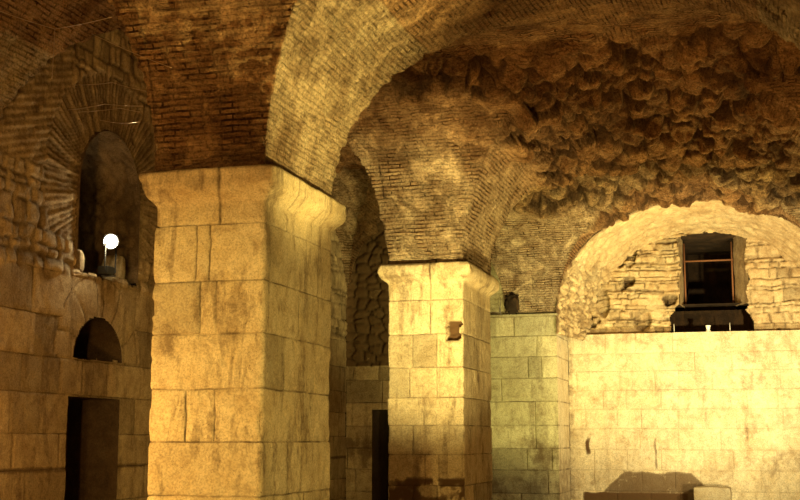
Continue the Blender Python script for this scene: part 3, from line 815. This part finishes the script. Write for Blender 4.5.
def make_pier(name, x0, x1, y0, y1, rows, fj, rj, ztop, label, seed, stainfn=None, pocket=None, mat=M_lime, cap=None, step=.035):
    cx, cy = (x0+x1)/2, (y0+y1)/2
    root = empty(name, (cx, cy, 0)); tag(root, label, 'pier', 'stone piers carrying the vaults')
    wX, wY = x1-x0, y1-y0
    fjl = [[j-x0 for j in r] for r in fj]; rjl = [[j-y0 for j in r] for r in rj]
    allf = [j for r in fjl for j in r]; allr = [j for r in rjl for j in r]
    sl = [lines(0, wX, step, allf), lines(0, wY, step, allr), lines(0, wX, .08), lines(0, wY, .06, allr)]
    L = rect_loop(x0-cx, x1-cx, y0-cy, y1-cy, sl)
    nshaft = rows[-1]
    zs = lines(0, nshaft, step, rows[:-1])
    n = len(L)
    U = L[:, 5][:, None]+0*zs; Z = zs[None, :]+0*U; F = L[:, 4][:, None]+0*U
    D = np.zeros(U.shape); J = D.copy(); T = D.copy()
    for f in range(4):
        d, j, t = ashlar(U, Z, rows[:-1], [fjl, rjl, rjl, rjl][f] if f != 2 else fjl, seed+(0 if f < 2 else f))
        m = F == f; D = np.where(m, d, D); J = np.where(m, j, J); T = np.where(m, t, T)
    X = L[:, 0][:, None]+0*U; Y = L[:, 1][:, None]+0*U
    wx = X+cx; wy = Y+cy
    D = D+.010*fbm(wx*2.2, wy*2.2, Z*2.2, seed+5)+.005*fbm(wx*12, wy*12, Z*12, seed+6)
    corner = np.where(np.minimum(U, [wX, wY, wX, wY][0] if False else U) < .05, 1., 0.)
    chip = ss(fbm(wx*3, wy*3, Z*3, seed+8, 3), .25, .5)
    wlen = np.where((F == 0) | (F == 2), wX, wY)
    near = 1-ss(np.minimum(U, wlen-U), .0, .07)
    D = D-.05*chip*near-.012*ss(fbm(wx*5, wy*5, Z*5, seed+9, 4), .15, .4)
    S = np.zeros(U.shape)
    if stainfn is not None: S = stainfn(wx, wy, Z, F)
    if pocket is not None:
        (px0, px1, pz0, pz1) = pocket
        m = (F == 0) & (wx > px0+.015*fbm(Z*9, Z*3, 0, 2)) & (wx < px1-.05*ss(-Z, -3.40, -3.36)+.05*fbm(Z*8, Z*3, 0, 3)) & (Z > pz0) & (Z < pz1+.015*fbm(wx*9, wx, 0, 2))
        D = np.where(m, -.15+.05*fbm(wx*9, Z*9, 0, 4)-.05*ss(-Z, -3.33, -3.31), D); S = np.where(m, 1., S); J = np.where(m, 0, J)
    Pp = np.stack([X+L[:, 2][:, None]*D, Y+L[:, 3][:, None]*D, Z], -1)
    me = grid_mesh('shaft', Pp, dict(joint=J, tint=T, stain_shade=S), wrap=True)
    link('shaft', me, mat, root)
    # impost: neck, sloping bed moulding and thick lip
    pr = cap or [(0, 0), (.0, .23), (.02, .26), (.07, .31), (.12, .37), (.145, .42), (.15, .56), (.13, .59)]
    zz = []; oo = []
    for (o1, h1), (o2, h2) in zip(pr[:-1], pr[1:]):
        k = max(1, int(math.hypot(o2-o1, h2-h1)/.025))
        for i in range(k): zz.append(h1+(h2-h1)*i/k); oo.append(o1+(o2-o1)*i/k)
    zz.append(pr[-1][1]); oo.append(pr[-1][0])
    zz = np.array(zz); oo = np.array(oo); sc_ = (ztop-nshaft)/pr[-1][1]; zc = nshaft+zz*sc_
    top_in = np.array([.08, .0, -.12]);
    zc = np.concatenate([zc, [ztop+.005]*3]); oo = np.concatenate([oo, top_in])
    U = L[:, 5][:, None]+0*zc; Z = zc[None, :]+0*U; O = oo[None, :]+0*U; F = L[:, 4][:, None]+0*U
    nx = L[:, 2][:, None]; ny = L[:, 3][:, None]
    # stretch along the faces so the projecting courses meet at mitred corners
    wlen = np.where((F == 0) | (F == 2), wX, wY)
    X0 = L[:, 0][:, None]; Y0 = L[:, 1][:, None]
    X = X0*(1+2*O/wX); Y = Y0*(1+2*O/wY)
    wx = X+cx; wy = Y+cy
    D = .014*fbm(wx*3, wy*3, Z*3, seed+15)+.010*fbm(wx*9, wy*9, Z*9, seed+16)
    bite = ss(fbm(wx*2.6, wy*2.6, Z*2.6, seed+17, 3), .18, .5)
    D -= .045*bite*ss(O, .08, .17)
    wlen2 = wlen
    near = 1-ss(np.minimum(U, wlen-U), .0, .10); D -= .02*near*(.5+.5*bite)
    J = 1-ss(np.abs(Z-nshaft), .004, .016)
    r2 = np.random.RandomState(seed)
    for f, w_ in ((0, wX), (1, wY), (3, wY)):
        js = [w_*(.52+.08*r2.rand())] if f == 0 else [w_*.3, w_*.66]
        for jx in js: J = np.maximum(J, np.where(F == f, 1-ss(np.abs(U-jx+.01*fbm(Z*9, U, 0, 4)), .004, .015), 0))
    D -= .016*J
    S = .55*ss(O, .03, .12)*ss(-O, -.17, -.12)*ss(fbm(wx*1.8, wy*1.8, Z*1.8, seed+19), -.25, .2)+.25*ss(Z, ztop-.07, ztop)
    if stainfn is not None: S = np.maximum(S, stainfn(wx, wy, Z, F)*.5)
    Pp = np.stack([X+nx*D, Y+ny*D, Z], -1)
    me = grid_mesh('impost_capital', Pp, dict(joint=J, tint=.7+0*U, stain_shade=np.clip(S, 0, 1)), wrap=True)
    link('impost_capital', me, mat, root)
    return root

def stain1(x, y, z, F):
    s = 0*x
    s = np.maximum(s, .62*(F == 0)*(1-ss(np.hypot((x+5.85)/.30, (z-2.62)/.45), .0, 1.3)))
    s = np.maximum(s, .5*(F == 0)*(1-ss(np.hypot((x+4.9)/.14, (z-2.95)/.40), .0, 1.3)))
    s = np.maximum(s, .35*(F == 0)*(1-ss(np.hypot((x+5.)/.35, (z-1.2)/.4), .3, 1.2)))
    s = np.maximum(s, .3*(F == 1)*(1-ss(np.hypot((y-12.3)/.35, (z-3.5)/.35), .3, 1.2)))
    for yy, z0, z1 in ((12.55, 1.6, 2.7), (13.2, 1.2, 2.1), (12.9, 2.3, 3.2)):
        s = np.maximum(s, .45*(F == 1)*(1-ss(np.abs(y-yy+.04*np.sin(z*5)), .02, .09))*ss(z, z0, z0+.3)*ss(-z, -z1, -z1+.3))
    return s
rows1 = [.5, 1.03, 1.58, 2.12, 2.69, 3.24, 3.83]
fj1 = [[-5.5], [-5.52], [], [-5.63, -5.31], [], [-5.49, -5.31], [-5.55, -5.40]]
rj1 = [[12.9], [13.3], [12.75], [13.0, 13.5], [12.62], [13.05], [12.95]]
p1 = make_pier('stone_pier', -6.04, -4.78, 12.0, 14.18, rows1, fj1, rj1, 4.42,
               'nearest massive limestone block pier, left of centre with large moulded capital', 200, stain1, step=.03)
def stain2(x, y, z, F):
    s = .85*(F == 0)*ss(-z, -1.06, -.98)*ss(fbm(x*5, z*5, 0, 3)+.6, .1, .6)
    s = np.maximum(s, .5*(1-ss(np.abs(x+4.40), .01, .05))*(F == 0)*ss(-z, -2., -1.2))
    s = np.maximum(s, .6*(F == 1)*(1-ss(np.abs(z-2.62), .03, .14))*(1-ss(np.abs(y-20.6), .05, .3)))
    return s
rows2 = [.42, .89, 1.37, 1.83, 2.27, 2.75, 3.28, 3.82]
fj2 = [[-5.0], [-5.2, -4.8], [-5.0, -4.78], [-5.2], [-5.02], [-5.25, -4.8], [-5.2, -4.8], [-4.9]]
rj2 = [[20.4], [20.2], [20.9], [20.3], [20.8], [20.3], [20.8], [20.5]]
p2 = make_pier('stone_pier', -5.61, -4.36, 19.5, 21.73, rows2, fj2, rj2, 4.42,
               'middle limestone pier with a broken square pocket near its top corner', 230, stain2, pocket=(-4.64, -4.40, 3.17, 3.50), step=.035,
               cap=[(0, 0), (0, .27), (.03, .31), (.10, .36), (.13, .40), (.15, .46), (.145, .54), (.12, .59)])
# the two facing piers that carry the nave vault on its right, beyond the picture edge
for k, (yy0, yy1, xr) in enumerate(((12.0, 14.18, 1.20), (19.5, 21.73, 1.64))):
    make_pier('stone_pier', xr, xr+1.30, yy0, yy1, rows1, [[] for _ in range(7)], [[yy0+.9], [yy0+1.3]]*3+[[yy0+1.]], 4.42,
              ['limestone pier facing the nearest pier across the nave', 'limestone pier facing the middle pier across the nave'][k], 260+k*9, step=.08)

# ------------------------------------------------------------------ floodlight in the niche
FLX, FLY, FLZ = -8.82, 16.16, 4.44
fl_root = tag(empty('floodlight', (FLX, FLY, NSILL)), 'small floodlight glaring in the tall brick niche of the left wall', 'lamp')
dirv = Vector((0-FLX, 0-FLY, 1.6-FLZ+.2)).normalized()
rot = dirv.to_track_quat('Z', 'Y').to_matrix().to_4x4()
def place(o, loc):
    o.matrix_local = Matrix.Translation(Vector(loc)) @ rot
import bmesh
def housing():
    bm = bmesh.new()
    bmesh.ops.create_cone(bm, cap_ends=True, segments=28, radius1=.055, radius2=.11, depth=.15)
    bmesh.ops.inset_region(bm, faces=[f for f in bm.faces if f.normal.z > .9], thickness=.015, depth=0)
    top = [f for f in bm.faces if f.normal.z > .9 and len(f.verts) > 10]
    bmesh.ops.translate(bm, verts=list({v for f in top for v in f.verts}), vec=(0, 0, -.03))
    me = bpy.data.meshes.new('housing'); bm.to_mesh(me); bm.free(); return me
def disc(r, z):
    bm = bmesh.new()
    bmesh.ops.create_uvsphere(bm, u_segments=24, v_segments=10, radius=r)
    for v in bm.verts: v.co.z = v.co.z*.22+z
    me = bpy.data.meshes.new('lamp_glass'); bm.to_mesh(me); bm.free(); return me
h = link('housing', housing(), M_blackmetal, fl_root); place(h, (0, 0, FLZ-NSILL))
g = link('lamp_glass', disc(.095, .075), M_lamp, fl_root); place(g, (0, 0, FLZ-NSILL))
br_pts = [(0, -.15, FLZ-NSILL), (0, -.16, .06), (0, -.1, .02), (0, .1, .02), (0, .16, .06), (0, .15, FLZ-NSILL)]
link('bracket', tube_mesh('bracket', br_pts, .012), M_blackmetal, fl_root)
link('ballast_box', box_mesh('ballast_box', .16, .22, .12, .012), M_blackmetal, fl_root, (-.05, -.02, .0))
cab = [(-.08, .05, .08), (-.05, .2, .03), (-.05, .26, .02), (-.12, .30, .02), (-.3, .3, .03)]
link('cable', tube_mesh('cable', cab, .009), M_cable, fl_root)

# loose stones standing in the niche
def rock(name, sx, sy, sz, seed, mat, loc, label, group=None, rotz=0, cat='stone', jag=.14):
    bm = bmesh.new(); bmesh.ops.create_icosphere(bm, subdivisions=4, radius=1)
    for v in bm.verts:
        c = v.co.copy()
        q = Vector([math.copysign(abs(t)**.55, t) for t in c])
        q = Vector((q.x*sx, q.y*sy, q.z*sz))
        k = 1+jag*float(fbm(c.x*1.5+seed, c.y*1.5, c.z*1.5, seed))+(.05 if jag < .5 else .5)*float(fbm(c.x*4, c.y*4+seed, c.z*4, seed))
        v.co = q*k
    zmin = min(v.co.z for v in bm.verts)
    for v in bm.verts: v.co.z -= zmin
    me = bpy.data.meshes.new(name); bm.to_mesh(me); bm.free()
    me.polygons.foreach_set('use_smooth', [True]*len(me.polygons))
    o = link(name, me, mat, None, loc); o.rotation_euler.z = rotz
    return tag(o, label, cat, group)
rock('loose_stone', .16, .12, .22, 3, M_lime, (LX-.18, 16.74, NSILL-.06), 'upright pale block just right of the floodlight in the niche')
rock('loose_stone', .12, .10, .17, 5, M_wall, (LX-.14, 15.55, NSILL-.06), 'small rounded stone left of the floodlight on the niche sill')
rock('loose_stone', .14, .13, .12, 8, M_wall, (LX-.55, 15.70, NSILL-.06), 'squat stone at the back left of the niche sill')

# clump on the cornice crack of the green pier
rock('broken_stone', .13, .07, .19, 12, M_shade_black, (-5.02, 27.42, 4.335), 'dark jagged broken stone on the green pier ledge', cat='stone', jag=.75)
twig = [(-5.27, 27.42, 4.33), (-5.29, 27.38, 4.50), (-5.26, 27.36, 4.64), (-5.27, 27.37, 4.75)]
tag(link('dry_twig', tube_mesh('dry_twig', twig, .012, taper=[1, .9, .6, .3]), M_cable), 'thin dry twig beside the dark broken stone on the ledge', 'twig')
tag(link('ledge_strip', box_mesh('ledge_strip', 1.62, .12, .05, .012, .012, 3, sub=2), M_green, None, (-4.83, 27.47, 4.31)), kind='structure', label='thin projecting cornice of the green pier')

# things on the window sill
for k, (x, lab) in enumerate(((-1.62, 'thin upright metal rod at the left of the window sill'), (-.38, 'thin upright metal rod right of the white lamp on the window sill'))):
    tag(link('metal_rod', tube_mesh('metal_rod', [(x, 29.36, LEDGE-.01), (x, 29.36, LEDGE+.20)], .008), M_white), lab, 'rod', 'rods on the window sill')
def spot_body():
    bm = bmesh.new()
    r = bmesh.ops.create_cone(bm, cap_ends=True, segments=16, radius1=.035, radius2=.06, depth=.10)
    bmesh.ops.translate(bm, verts=r['verts'], vec=(0, 0, .11))
    r = bmesh.ops.create_cone(bm, cap_ends=True, segments=16, radius1=.07, radius2=.05, depth=.05)
    bmesh.ops.translate(bm, verts=r['verts'], vec=(0, 0, .025))
    me = bpy.data.meshes.new('white_fitting'); bm.to_mesh(me); bm.free(); return me
tag(link('white_fitting', spot_body(), M_white, None, (-.86, 29.36, LEDGE-.01)), 'tiny white fitting on the ledge below the dark window', 'fitting')

# stone block at the foot of the bright wall
tag(link('stone_block', box_mesh('stone_block', .78, .5, .58, .03, .025, 4, sub=3), M_pale, None, (-.88, 28.8, 0)), 'pale squared block on the floor at the foot of the bright wall', 'block')

# ------------------------------------------------------------------ thin spider threads under the vault at upper left
def thread(name, pts, label, r=.0035):  # spider threads, drawn as thin tubes
    # slight sag
    out = []
    for a, b in zip(pts[:-1], pts[1:]):
        a = Vector(a); b = Vector(b)
        for k in range(12):
            t = k/12; p = a.lerp(b, t); p.z -= .05*math.sin(math.pi*t)*(a-b).length*.2; out.append(p)
    out.append(Vector(pts[-1]))
    tag(link(name, tube_mesh(name, out, r, 6), M_thread), label, 'thread', 'thin spider threads strung under the left vault')
def pt(px, py, Y):
    # metres from a sighting of the photograph: azimuth and elevation at distance Y
    yaw, pit = R(15.5), math.atan(190/1255)
    v = Vector(((px-400)/1255, 1, (250-py)/1255))
    v = Vector((v.x, math.cos(pit)-v.z*math.sin(pit), math.sin(pit)+v.z*math.cos(pit)))
    v = Vector((v.x*math.cos(yaw)-v.y*math.sin(yaw), v.x*math.sin(yaw)+v.y*math.cos(yaw), v.z))
    return Vector((0, 0, 1.6))+v*(Y/v.y)
thread('spider_thread', [pt(-6, 9, 11.5), pt(55, 29, 11.4), pt(112, 17, 11.2)], 'taut wire crossing the top left corner under the vault')
thread('spider_thread', [pt(55, 29, 11.4), pt(52, 79, 11.4)], 'short vertical wire hanging from the kink of the corner wire', .003)
thread('spider_thread', [pt(92, 34, 11.3), pt(172, 68, 10.9)], 'slanting wire running down to the near pier vault')
thread('spider_thread', [pt(75, 85, 13.), pt(112, 82.5, 12.6), pt(150, 92, 12.3)], 'topmost of the level threads before the niche arch', .003)
thread('spider_thread', [pt(68, 110, 13.), pt(105, 104, 12.7), pt(143, 106, 12.3)], 'second level wire before the niche arch')
thread('spider_thread', [pt(78, 112, 12.9), pt(120, 108, 12.5), pt(140, 112, 12.3)], 'third level wire before the niche arch', .003)
thread('spider_thread', [pt(100, 120, 12.8), pt(118, 123, 12.6), pt(140, 122, 12.3)], 'lowest of the level threads before the niche arch')

# ------------------------------------------------------------------ lights
def spot(name, loc, to, power, colr, cone=60, blend=.6, rad=.12):
    l = bpy.data.lights.new(name, 'SPOT'); l.energy = power; l.color = colr; l.spot_size = R(cone); l.spot_blend = blend; l.shadow_soft_size = rad
    o = bpy.data.objects.new(name, l); col.objects.link(o); o.location = loc
    o.rotation_euler = (Vector(to)-Vector(loc)).to_track_quat('-Z', 'Y').to_euler(); return o
def point(name, loc, power, colr, rad=.15):
    l = bpy.data.lights.new(name, 'POINT'); l.energy = power; l.color = colr; l.shadow_soft_size = rad
    o = bpy.data.objects.new(name, l); col.objects.link(o); o.location = loc; return o
WARM = (1, .75, .23); AMB = (1, .56, .15); PALE = (1, .80, .30); GRN = (1, .87, .26); CREAM = (1, .82, .40)
spot('pier_front_light', (-4.6, 3.2, 3.0), (-5.4, 12, 2.0), 1350, WARM, 30, .5, .15)
spot('nave_vault_light', (-.7, 12.9, 1.1), (-4.1, 13.0, 5.8), 3300, WARM, 48, .9, .08)
spot('pier_side_light', (.6, 11., 2.0), (-4.8, 13.2, 2.2), 560, WARM, 44, .8, .15)
spot('middle_pier_light', (-2.8, 12.6, .4), (-5.0, 19.6, 4.5), 7000, PALE, 44, .9, .12)
spot('recess_light', (2.2, 22.2, 2.4), (-1.6, 29.2, 4.3), 2500, CREAM, 80, .9, .12)
spot('recess_light', (-1.0, 22.6, .25), (-1.1, 29.0, 4.9), 2200, CREAM, 75, .9, .12)
spot('recess_light', (.6, 23.8, .25), (-1.1, 29.2, 1.6), 950, CREAM, 110, 1, .2)
spot('green_pier_light', (-2.9, 21.6, .4), (-4.7, 27.2, 4.6), 1500, GRN, 70, .8, .08)
spot('rubble_raking_light', (.2, 26.8, 1.2), (-1.5, 22.5, 7.2), 1900, WARM, 105, .9, .03)
spot('rubble_raking_light', (-1.8, 15.2, .4), (-1.4, 21.0, 7.6), 900, AMB, 80, .9, .04)
point('nave_glow', (.8, 17.8, 1.4), 160, AMB, .08)
point('aisle_glow', (-7.2, 10.5, 1.6), 230, AMB, .15)
spot('aisle_end_glow', (-7.6, 24.0, .5), (-8.3, 27.5, 1.3), 70, WARM, 50, .9, .2)
point('near_glow', (-4.2, 4.0, 2.2), 1050, AMB, .12)
fp = Vector((FLX, FLY, FLZ))+dirv*.2
spot('floodlight_beam', fp, fp+dirv, 40, (1, .85, .5), 150, .5, .08)
point('floodlight_spill', fp+Vector((.02, 0, -.02)), 20, (1, .82, .45), .06)

w_ = bpy.data.worlds.new('World'); sc.world = w_; w_.use_nodes = True
w_.node_tree.nodes['Background'].inputs[0].default_value = (1, .6, .25, 1)
w_.node_tree.nodes['Background'].inputs[1].default_value = .004

# ------------------------------------------------------------------ camera
cam = bpy.data.cameras.new('camera'); co = bpy.data.objects.new('camera', cam); col.objects.link(co)
cam.sensor_width = 36; cam.lens = 1255/800*36; cam.clip_end = 200
co.location = (0, 0, 1.6)
co.rotation_euler = (math.pi/2+math.atan(190/1255), 0, R(15.5))
sc.camera = co
vs_ = sc.view_settings; vs_.view_transform = 'Standard'; vs_.look = 'None'; vs_.gamma = 1; vs_.use_curve_mapping = False
vs_.exposure = 0
